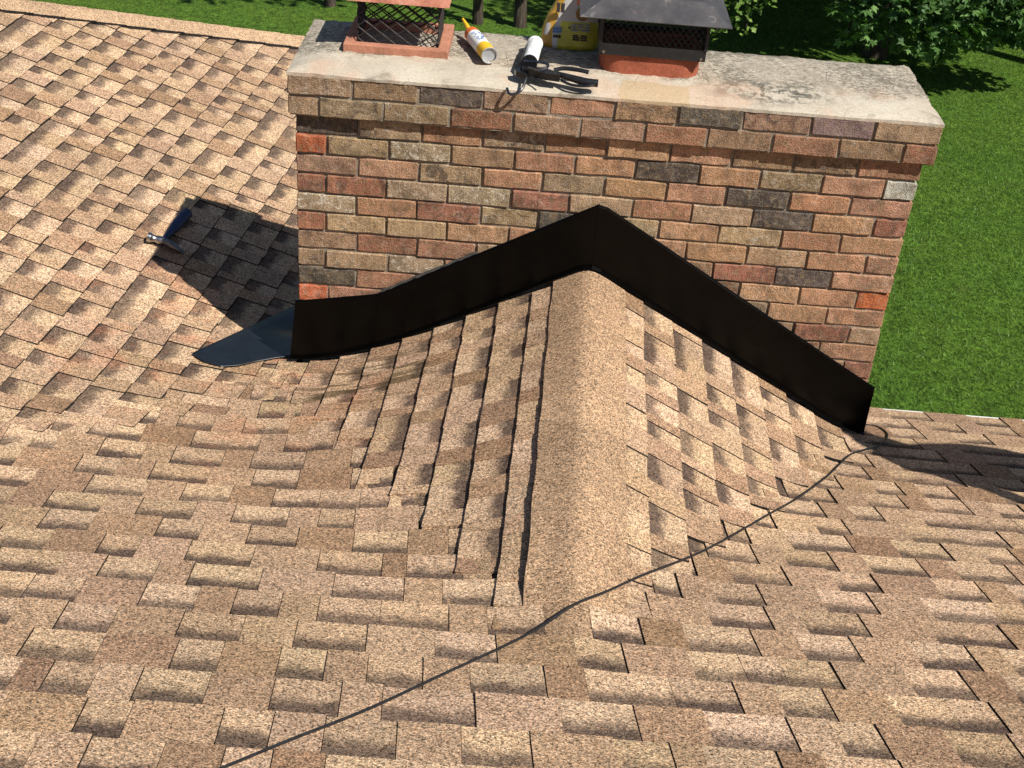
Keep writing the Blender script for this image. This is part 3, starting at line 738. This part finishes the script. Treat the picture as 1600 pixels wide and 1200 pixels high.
# ------------------------------------------------------------------ tools on the crown
def crown_z(x, y): return .031
def revolve(b, a, c, prof, n=20, m=0, open_=False):
    """prof: list of (fraction along a->c, radius, material)"""
    a, c = Vector(a), Vector(c); d = (c-a).normalized(); x = d.cross(Vector((0, 0, 1))).normalized(); y = x.cross(d)
    L = (c-a).length
    rings = [[a+d*L*f+r*(math.cos(2*math.pi*k/n)*x+math.sin(2*math.pi*k/n)*y) for k in range(n)] for f, r, _ in prof]
    for i in range(len(prof)-1):
        V = rings[i]+rings[i+1]; b.add(V, [(k, (k+1) % n, n+(k+1) % n, n+k) for k in range(n)], prof[i][2])
    b.add(rings[0], [tuple(range(n))], prof[0][2])
    if not open_: b.add(rings[-1], [tuple(range(n))], prof[-2][2])
def stripes(b, a, c, f0, f1, r, ang0, n, h, m):
    """short print strokes wrapped on a tube"""
    a, c = Vector(a), Vector(c); d = (c-a).normalized(); x = d.cross(Vector((0, 0, 1))).normalized(); y = x.cross(d); L = (c-a).length
    for i in range(n):
        f = f0+(f1-f0)*i/n; an = ang0+random.uniform(-.25, .25); w = random.uniform(.2, .6)
        V = []
        for ff in (f, f+h/L):
            for k in range(4):
                t = an+w*(k/3-.5); V.append(a+d*L*ff+(r+.0006)*(math.cos(t)*x+math.sin(t)*y))
        b.add(V, [(k, k+1, k+5, k+4) for k in range(3)], m)
# loose cartridge
a, c = Vector((.548, .335, .062)), Vector((.617, .140, .060))
ct = empty('caulk_cartridge', (.585, .24, .03), 'yellow and white caulk cartridge lying with its silver base towards the viewer', 'caulk tube')
b = B(); revolve(b, a, c, [(0, .0245, 0), (.16, .0255, 1), (.20, .0255, 1), (.70, .0255, 2), (.985, .0255, 2), (1, .0255, 2)], 24, 0, True)
stripes(b, a, c, .24, .62, .0255, 1.2, 9, .004, 3); stripes(b, a, c, .26, .6, .0255, 1.9, 7, .006, 3)
b.mi = b.mi; b.build('tube', [M_ORG, M_WHITE, M_YEL, M_BLUEPR], ct, True)
b = B(); revolve(b, a-(c-a)*.06, a, [(0, .010, 0), (.5, .013, 0), (1, .020, 0)], 16); revolve(b, a+Vector((-.036, .088, .020)), a-(c-a)*.04, [(0, .004, 0), (1, .011, 0)], 12)
b.build('nozzle', M_YEL, ct, True)
b = B(); e = (c-a).normalized(); revolve(b, c-e*.010, c-e*.006, [(0, .0235, 0), (1, .0235, 0)], 24); b.tube([c+(math.cos(t)*e.cross(Vector((0, 0, 1))).normalized()+math.sin(t)*Vector((0, 0, 1)))*.0248 for t in np.linspace(0, 2*math.pi, 24, endpoint=False)], .0018, 6, 0, False, True)
b.build('base_disc', M_TIN, ct, True)
# open the tube end so the recessed base shows
# caulk gun
gun = empty('caulk_gun', (.77, .1, .03), 'black caulking gun loaded with a white tube, handles pointing right', 'caulk gun')
a, c = Vector((.758, .300, .060)), Vector((.745, .095, .062))
b = B(); revolve(b, a, c, [(0, .0235, 0), (.03, .026, 0), (.10, .026, 0), (.11, .0245, 0), (1, .0245, 0)], 24)
stripes(b, a, c, .14, .92, .0245, 1.1, 16, .0022, 1); stripes(b, a, c, .16, .9, .0245, 1.8, 13, .0025, 1)
b.build('white_tube', [M_WHITE, M_GREYPR], gun, True)
e = (c-a).normalized(); xs_ = e.cross(Vector((0, 0, 1))).normalized()       # xs_: sideways
b = B(); revolve(b, c-e*.006, c+e*.004, [(0, .0252, 0), (1, .0252, 0)], 20); b.build('plunger_plate', M_GUN, gun, True)
b = B()
V = []; nn = 9                                                              # half-pipe cradle on the left of the tube
for f in (0, 1):
    for k in range(nn):
        t = math.radians(150+ 150*k/(nn-1)); p = (a if f == 0 else c) + e*(.012 if f else .06) + .0275*(math.cos(t)*Vector((1, 0, 0))+math.sin(t)*Vector((0, 0, 1))); V.append(p)
b.add(V, [(k, k+1, nn+k+1, nn+k) for k in range(nn-1)])
cr = b.build('cradle', M_GUN, gun); md = cr.modifiers.new('t', 'SOLIDIFY'); md.thickness = .0015
# body bracket
b = B(); z = .055
b.prism([(.722, .078, z-.016), (.800, .058, z-.016), (.842, .030, z-.016), (.842, .006, z-.016), (.800, .012, z-.016), (.760, .030, z-.016), (.724, .040, z-.016)], (0, 0, .022))
b.build('frame_bracket', M_GUN, gun)
b = B(); b.tube(catmull([(.728, .072, .074), (.770, .056, .080), (.800, .044, .080), (.798, .014, .078), (.770, .008, .074), (.744, .030, .070)], 5), .0045, 8); b.build('catch_plate', M_DSTEEL, gun, True)
b = B(); b.tube(catmull([(.822, .050, .060), (.852, .056, .066), (.900, .052, .066), (.930, .050, .062)], 5), [.007]*16, 8); b.build('trigger', M_GUN, gun, True)
b = B(); b.tube(catmull([(.832, .030, .056), (.870, .018, .052), (.920, .004, .047), (.960, .002, .046)], 6), [.008+.004*min(1, i/10) for i in range(19)], 10); b.build('handle', M_GUN, gun, True)
b = B(); b.tube(catmull([(.846, .020, .040), (.880, -.002, .036), (.925, -.012, .040), (.958, -.002, .044)], 6), .0045, 8); b.build('hand_guard', M_GUN, gun, True)
b = B(); b.tube([(.742, .060, .056), (.736, .004, .034)], .0042, 8); b.tube(catmull([(.736, .004, .034), (.728, -.026, .018), (.708, -.034, .004), (.690, -.028, .002), (.682, -.006, .010)], 5), .0045, 8); b.build('plunger_rod', M_DSTEEL, gun, True)
b = B(); b.prism([(.700, .060, .036), (.724, .072, .036), (.750, .040, .036), (.738, .020, .036), (.706, .034, .036)], (0, 0, .016)); b.build('release_lever', M_GUN, gun)
b = B(); b.tube(catmull([(.762, .022, .040), (.778, .008, .036), (.790, -.006, .034)], 4), [.003]*9, 6); b.build('spout_cutter', M_GUN, gun)
for p in ((.716, .052, .054), (.716, .040, .054), (.752, .046, .078)):
    b = B(); revolve(b, Vector(p), Vector(p)+Vector((0, 0, .003)), [(0, .004, 0), (1, .004, 0)], 10); b.build('rivet', M_STEEL, gun)
# bag of mortar mix
bag = empty('mortar_bag', (.87, .40, .03), 'crumpled yellow and white bag standing beside the black metal cowl', 'bag')
def bagmesh():
    nu, nv = 28, 20; V = []; F = []; mi = []
    for j in range(nv+1):
        f = j/nv; z = .030 + .255*f
        hw = .092*(1-.42*f**1.4) + .010*math.sin(f*7); hd = .042*(1-f)**.7+.006
        cx = .872 + .018*f; cy = .40 + .012*f
        for i in range(nu):
            t = 2*math.pi*i/nu; ct_, st_ = math.cos(t), math.sin(t)
            x = cx+hw*math.copysign(abs(ct_)**.55, ct_); y = cy+hd*math.copysign(abs(st_)**.7, st_)
            cw = mnoise.noise(Vector((x*38, y*38, z*26)))*.006*(.3+f)
            V.append((x+cw, y-cw*1.2, z+cw*.6))
    for j in range(nv):
        for i in range(nu):
            F.append((j*nu+i, j*nu+(i+1) % nu, (j+1)*nu+(i+1) % nu, (j+1)*nu+i)); f = j/nv; t = (i+.5)/nu*2*math.pi
            x = math.cos(t); front = math.sin(t) < .2
            if not front: mi.append(0)
            elif x < -.34: mi.append(2 if (.14 < f < .26 and -.93 < x < -.55) else 0)
            elif x < -.12: mi.append(2)
            else: mi.append(1 if f < .33 else 2)
            if f > .78 and front and x < -.3: mi[-1] = 0
    F.append(tuple(range(nu))[::-1]); mi.append(0); F.append(tuple(nv*nu+i for i in range(nu))); mi.append(0)
    return mesh('bag_body', V, F, [M_GOLD, M_LIME, M_PAPER], bag, True, mi)
bagmesh()
def decal(name, cx, cz, w, h, mat, n=1, gap=.008, round_=False):
    b = B()
    for i in range(n):
        zz = cz-i*gap; segs = 1 if round_ else random.randint(2, 3); xx = cx-w/2
        for q in range(segs):
            ww = w/segs*random.uniform(.7, .9)
            if round_:
                P = [(cx+w/2*math.cos(t), .3535, zz+h/2*math.sin(t)) for t in np.linspace(0, 2*math.pi, 16, endpoint=False)]
            else:
                P = [(xx, .3535, zz), (xx+ww, .3535, zz), (xx+ww, .3535, zz+h), (xx, .3535, zz+h)]
            b.prism(P, (0, .004, 0)); xx += w/segs
    b.build(name, mat, bag)
decal('print', .905, .150, .046, .046, M_LOAF, 1, 0, True)
decal('print', .905, .110, .066, .005, M_GREYPR, 3, .009)
decal('print', .905, .075, .052, .004, M_DKPR, 3, .007)
decal('print', .832, .150, .028, .030, M_DKPR, 1)
decal('print', .828, .092, .030, .006, M_BLUEPR, 2, .010)
decal('print', .828, .066, .026, .008, M_DKPR, 1)
decal('print', .866, .098, .007, .007, M_DKPR, 1)
decal('print', .910, .190, .055, .006, M_ORG, 2, .010)

# ------------------------------------------------------------------ hammer on the wing slope
ham = empty('claw_hammer', (-.60, .68, -.95), 'claw hammer with blue grip lying in the chimney shadow', 'hammer')
def onroof(x, y, h): return Vector((x, y, Hs(x, y)+h))
p0, p1 = onroof(-.598, .595, .036), onroof(-.572, .875, .028)
b = B(); P = [p0.lerp(p1, f) for f in (0, .1, .3, .45, .6, .8, .95, 1)]
b.tube(P, [.013, .012, .013, .020, .022, .022, .024, .014], 12); b.build('handle', M_BLUE, ham, True)
b = B(); f0, f1 = onroof(-.655, .588, .032), onroof(-.600, .594, .034)
b.tube([f0, f0.lerp(f1, .22), f0.lerp(f1, .28), f0.lerp(f1, .55), f0.lerp(f1, .7), f1], [.019, .019, .016, .012, .016, .017], 14); b.build('striking_face', M_STEEL, ham, True)
for s in (-1, 1):
    b = B(); q = [onroof(-.600, .594, .036), onroof(-.575, .592, .035), onroof(-.550, .594, .026), onroof(-.526, .602, .012)]
    q = [v+Vector((0, s*.007*min(1, i/1.5), 0)) for i, v in enumerate(q)]
    b.tube(q, [.016, .012, .009, .004], 8); b.build('claw', M_DSTEEL, ham, True)

# ------------------------------------------------------------------ worker standing to the right of the frame
def person():
    foot = Vector((3.40, -1.0, 0)); foot.z = Hs(3.40, -1.0)+.012
    per = empty('person', foot, 'person in grey shirt, blue jeans and dark cap standing with a hand on the hip', 'person')
    ang = math.radians(20); R = Matrix.Rotation(ang, 3, 'Z')
    def W(x, y, z):
        p = R @ Vector((x, y, 0)); return foot + Vector((p.x, p.y, z))
    def skin(name, pts, edges, rad, mat, root=0, sub=2):
        me = bpy.data.meshes.new(name); me.from_pydata([W(*p) for p in pts], edges, []); me.materials.append(mat)
        o = link(name, me, per); md = o.modifiers.new('skin', 'SKIN'); md.use_smooth_shade = True
        for i, r in enumerate(rad): me.skin_vertices[0].data[i].radius = (r, r) if not isinstance(r, tuple) else r; me.skin_vertices[0].data[i].use_root = i == root
        s = o.modifiers.new('sub', 'SUBSURF'); s.levels = 2; s.render_levels = 2
        return o
    fl_ = Hs(foot.x+.1*math.cos(ang), foot.y+.1*math.sin(ang))+.012-foot.z
    # body: one continuous figure facing -y (towards the chimney's uphill side)
    pts = [(0, 0, .92), (0, .01, 1.12), (0, .01, 1.36), (0, 0, 1.47), (0, -.02, 1.55), (0, -.025, 1.66), (0, -.02, 1.74),
           (.10, 0, .86), (.13, -.01, .48), (.14, .02, .09), (.15, -.10, .04), (-.10, 0, .86), (-.13, -.01, .48), (-.14, .02, .09), (-.15, -.10, .04),
           (.19, .01, 1.40), (.36, .05, 1.17), (.19, -.09, 1.02), (-.19, .01, 1.40), (-.26, .03, 1.12), (-.27, -.08, .88)]
    ed = [(0, 1), (1, 2), (2, 3), (3, 4), (4, 5), (5, 6), (0, 7), (7, 8), (8, 9), (9, 10), (0, 11), (11, 12), (12, 13), (13, 14), (2, 15), (15, 16), (16, 17), (2, 18), (18, 19), (19, 20)]
    rad = [(.155, .12), (.15, .115), (.18, .125), .06, .062, .085, .06, .088, .062, .045, .035, .088, .062, .045, .035, .062, .045, .034, .062, .045, .034]
    skin('body', pts, ed, rad, M_SKIN)
    skin('shirt', [(0, 0, .88), (0, .01, 1.12), (0, .01, 1.36), (0, 0, 1.46), (.20, .01, 1.40), (.295, .035, 1.25), (-.20, .01, 1.40), (-.235, .022, 1.24)], [(0, 1), (1, 2), (2, 3), (2, 4), (4, 5), (2, 6), (6, 7)],
         [(.19, .15), (.185, .145), (.205, .15), .075, .08, .072, .08, .072], M_SHIRT)
    skin('jeans', [(0, 0, .93), (.10, 0, .84), (.13, -.01, .48), (.14, .02, .10), (-.10, 0, .84), (-.13, -.01, .48), (-.14, .02, .10)], [(0, 1), (1, 2), (2, 3), (0, 4), (4, 5), (5, 6)], [(.17, .12), .105, .08, .068, .105, .08, .068], M_JEAN)
    for s in (-1, 1):
        skin('boot', [(s*.14, .03, .10), (s*.14, .02, .035), (s*.145, -.07, .03), (s*.15, -.15, .022)], [(0, 1), (1, 2), (2, 3)], [.055, .05, .045, .035], M_BOOT)
    skin('cap', [(0, -.02, 1.70), (0, -.02, 1.755), (0, -.14, 1.70)], [(0, 1), (0, 2)], [.10, .075, (.05, .012)], M_CAP)
    for s in (-1, 1):
        o = B(); revolve(o, W(s*.032, -.105, 1.665), W(s*.032, -.110, 1.665), [(0, .011, 0), (1, .007, 0)], 10); o.build('eye', M_DKPR, per)
    o = B(); o.tube([W(0, -.100, 1.67), W(0, -.125, 1.64), W(0, -.10, 1.63)], [.008, .013, .008], 8); o.build('nose', M_SKIN, per, True)
    # hands: five fingers each
    for hx_, hy_, hz_, dx, dy, dz in ((.19, -.09, 1.02, -.03, .03, -.05), (-.27, -.08, .88, 0, -.03, -.10)):
        b = B(); d = Vector((dx, dy, dz)).normalized(); side = d.cross(Vector((0, 1, 0))).normalized()
        b.tube([W(hx_, hy_, hz_), W(*(Vector((hx_, hy_, hz_))+d*.05)), W(*(Vector((hx_, hy_, hz_))+d*.09))], [.026, .036, .034], 8)
        for k in range(4):
            q = Vector((hx_, hy_, hz_))+d*.085+side*(-.024+.016*k); L = (.065, .078, .072, .055)[k]
            b.tube([W(*q), W(*(q+d*L*.5)), W(*(q+d*L*.85+Vector((0, .018, 0))))], [.009, .0085, .007], 6)
        q = Vector((hx_, hy_, hz_))+d*.03+side*.03; b.tube([W(*q), W(*(q+side*.025+d*.03)), W(*(q+side*.03+d*.055))], [.012, .010, .008], 6)
        b.build('hand', M_SKIN, per, True)
person()

# ------------------------------------------------------------------ ground and trees
V = []; F = []; NG = 60
gx = np.concatenate([[-900, -200, -60], np.linspace(-30, 40, 71), [60, 200, 900]]); gy = np.concatenate([[-900, -200, -60], np.linspace(-25, 55, 81), [90, 200, 900]])
for y in gy:
    for x in gx: V.append((x, y, GROUND + (.10*mnoise.noise(Vector((x*.12, y*.12, 0))) if abs(x) < 50 and abs(y) < 80 else 0)))
nx = len(gx)
for j in range(len(gy)-1):
    for i in range(nx-1): a = j*nx+i; F.append((a, a+1, a+nx+1, a+nx))
g = mesh('lawn', V, F, M_LAWN, None, True); g['kind'] = 'structure'

def leafcloud(name, centres, n_per, spread, size, mat, parent, seed, star=False, droop=.3):
    r = np.random.default_rng(seed); V = []; F = []; T = []
    for (c, rad, tone) in centres:
        n = int(n_per*rad*rad*4)
        d = r.normal(size=(n, 3)); d /= np.linalg.norm(d, axis=1)[:, None]
        rr = rad*np.cbrt(r.uniform(.12, 1, n)); P = np.array(c)+d*rr[:, None]*np.array([1, 1, .72])
        for p, dd in zip(P, d):
            nl = 5 if star else 1
            ax = Vector(r.normal(size=3)) + Vector((0, 0, 1.4)); ax.normalize()
            t0 = ax.orthogonal().normalized(); t0.rotate(Matrix.Rotation(r.uniform(0, 6.28), 3, ax))
            s = size*r.uniform(.65, 1.3); tn = float(np.clip(tone + r.normal()*.22, 0, 1))
            for l in range(nl):
                tt = t0.copy()
                if star: tt.rotate(Matrix.Rotation(math.radians(-100+50*l), 3, ax))
                ll = s*(1 if not star else (.65, .9, 1.05, .9, .65)[l]); w = ll*(.5 if not star else .26)
                bt = ax.cross(tt); o = len(V); p0 = Vector(p)
                V += [p0, p0+tt*ll*.5+bt*w-ax*ll*.08, p0+tt*ll-ax*ll*droop, p0+tt*ll*.5-bt*w-ax*ll*.08]
                F.append((o, o+1, o+2, o+3)); T += [(tn, 0, 0, 1)]*4
    return mesh(name, V, F, mat, parent, False, None, np.array(T))
def tree(x, y, h, rt, centres, label, seed, n_per=160, size=.13, mat=None, star=False, lean=(0, 0), group='trees at the edge of the lawn', limbs=6):
    r = random.Random(seed); z0 = GROUND-.05
    t = empty('tree', (x, y, GROUND), label, 'tree', group)
    b = B(); P = []; R = []
    for i in range(9):
        f = i/8; P.append((x+lean[0]*f*f+.06*math.sin(f*5+seed), y+lean[1]*f*f+.06*math.cos(f*4+seed), z0+h*f)); R.append(rt*(1.35 if i == 0 else 1)*(1-.75*f))
    b.tube(P, R, 10)
    for c, rad, _ in centres:
        s = P[r.randint(3, 6)]; m = Vector(s).lerp(Vector(c), .5)+Vector((0, 0, r.uniform(0, .4)))
        b.tube(catmull([s, tuple(m), tuple(c)], 4), [rt*.42*(1-.8*k/8) for k in range(9)], 6)
    b.build('trunk', M_BARK, t, True)
    leafcloud('crown', centres, n_per, 1, size, mat or M_LEAF, t, seed, star)
    return t
def blob(x, y, z, n, R, seed, rad=(.7, 1.2), flat=.6, tone=.45):
    r = random.Random(seed); out = []
    for i in range(n):
        a = r.uniform(0, 6.28); q = R*math.sqrt(r.random()); out.append(((x+q*math.cos(a), y+q*math.sin(a), z+r.uniform(-1, 1)*R*flat), r.uniform(*rad), tone+r.uniform(-.15, .2)))
    return out
Gz = GROUND
tree(-.08, 14.3, 8, .060, blob(.2, 14.2, Gz+6.2, 16, 2.1, 1), 'slim tree with a straight trunk left of its twin, behind the chimney', 21, 90, .15)
tree(.55, 14.35, 8.5, .074, blob(.9, 14.6, Gz+6.4, 18, 2.3, 2)+[((.35, 13.9, Gz+1.35), .22, .4), ((.95, 14.0, Gz+1.3), .25, .4)], 'slim dark tree with low leafy twigs, between its twin and the bag', 22, 90, .15)
tree(-2.05, 14.6, 8, .065, blob(-2.3, 14.4, Gz+6.0, 14, 2.1, 3), 'slim tree seen above the left end of the crown', 23, 90, .15)
# big tree at the right with low hanging star-leaved boughs
low = [((x, 13.0+.25*math.sin(q*2.3), z+.12), rr, tn) for q, (x, z, rr, tn) in enumerate([(4.69, -3.35, .32, .6), (5.12, -3.47, .34, .6), (5.56, -3.6, .36, .66), (5.99, -3.69, .38, .7), (5.86, -3.85, .24, .78), (6.08, -3.4, .42, .6), (6.43, -3.53, .42, .62), (5.4, -3.2, .45, .55), (4.92, -3.62, .26, .66), (5.38, -3.88, .16, .8), (6.55, -3.15, .5, .55), (4.7, -3.78, .12, .85), (6.9, -3.45, .45, .5), (6.01, -3.05, .5, .55), (7.4, -3.2, .5, .45), (5.0, -2.8, .5, .5), (7.0, -2.6, .6, .5), (4.4, -2.9, .3, .5)])]
tree(5.5, 14.4, 9, .13, low+blob(5.9, 14.2, Gz+5.0, 16, 2.3, 4), 'broad tree with low star-leaved boughs beyond the right end of the chimney', 24, 190, .10, M_LEAF, True)
tree(3.3, 15.2, 8, .10, [((2.88, 12.6, -3.25), .2, .62), ((3.02, 12.6, -3.45), .16, .7), ((3.2, 12.6, -3.3), .22, .62), ((3.36, 12.6, -3.52), .12, .75), ((3.45, 12.6, -3.15), .25, .6), ((3.0, 12.6, -3.62), .10, .75), ((2.7, 12.7, -3.0), .35, .55), ((3.6, 12.8, -3.0), .3, .5)]+blob(3.4, 15.4, Gz+4.2, 16, 2.2, 5), 'feathery tree drooping behind the black metal cowl', 25, 260, .075, M_LEAF2)
k = 0
for (x, y, hh) in ((8.6, 15.2, 4.2), (10.8, 17.2, 4.4), (7.2, 17.4, 4.6), (4.7, 18.0, 4.6), (2.4, 19.0, 4.8), (9.0, 20.0, 5.), (12.6, 15.6, 4.4)):
    k += 1
    tree(x, y, 9, .16, blob(x, y, Gz+hh, 15, 2.6, 30+k, (.9, 1.4), .55, .35), ('wood edge tree %s' % ('behind the broad tree, nearest its right side', 'far right, behind the nearest wood edge tree', 'straight behind the broad tree', 'behind the gap between the cap and the broad tree', 'deep in shade behind the black metal cowl', 'deepest in the wood, far right', 'outermost on the far right')[k-1]), 40+k, 60, .22)
# undergrowth closing the wood
tree(8.6, 13.9, 9, .16, blob(8.6, 14.4, Gz+5.0, 14, 1.8, 61, (.8, 1.2), .35, .4)+blob(6.2, 12.9, Gz+4.7, 16, 1.3, 62, (.7, 1.0), .3, .4), 'unseen wide-crowned tree added right of the broad star-leaved tree to shade the wood', 63, 110, .17)  # canopy out of view, added to darken the ground behind the cowl
r = random.Random(9); cs = []
for i in range(46):
    x = r.uniform(2.2, 15); y = r.uniform(17.5, 22)+.12*x; cs.append(((x, y, Gz+r.uniform(.3, 2.2)), r.uniform(.6, 1.2), r.uniform(.1, .4)))
u = leafcloud('undergrowth', cs, 55, 1, .2, M_LEAF, None, 77); u['kind'] = 'stuff'

# blades of grass on the part of the lawn that lies open to view
def grass_blades(n=150000):
    r = np.random.default_rng(4)
    x = r.uniform(2.4, 11.5, n); y = r.uniform(4.2, 15.5, n)
    u, v, d = project(np.stack([x, y, np.full(n, GROUND)], -1)); ok = (u > 1200) & (u < 1720) & (v > 20) & (v < 760)
    x, y = x[ok], y[ok]; n = len(x)
    z = np.array([GROUND + .10*mnoise.noise(Vector((a*.12, b_*.12, 0))) for a, b_ in zip(x, y)]) - .006
    an = r.uniform(0, 2*math.pi, n); L = r.uniform(.022, .050, n); w = r.uniform(.003, .006, n); ln = r.uniform(.2, 1.1, n); h = L*np.cos(ln); o = L*np.sin(ln); a2 = r.uniform(0, 2*math.pi, n)
    P0 = np.stack([x-w*np.cos(an), y-w*np.sin(an), z], -1); P1 = np.stack([x+w*np.cos(an), y+w*np.sin(an), z], -1); P2 = np.stack([x+o*np.cos(a2), y+o*np.sin(a2), z+h], -1)
    V = np.stack([P0, P1, P2], 1).reshape(-1, 3); T = np.repeat(np.clip(r.normal(.45, .25, n), 0, 1), 3)
    me = bpy.data.meshes.new('grass'); me.vertices.add(3*n); me.vertices.foreach_set('co', V.ravel()); me.loops.add(3*n); me.loops.foreach_set('vertex_index', np.arange(3*n)); me.polygons.add(n); me.polygons.foreach_set('loop_start', np.arange(n)*3); me.polygons.foreach_set('loop_total', np.full(n, 3))
    me.update(calc_edges=True); at = me.color_attributes.new('tint', 'FLOAT_COLOR', 'POINT'); at.data.foreach_set('color', np.stack([T, T, T, np.ones_like(T)], -1).astype(np.float32).ravel())
    me.materials.append(leaf_material('grass_blade', (.033, .075, .010), (.095, .182, .024), (.20, .29, .06)))
    o_ = link('grass', me); o_['kind'] = 'stuff'
grass_blades()
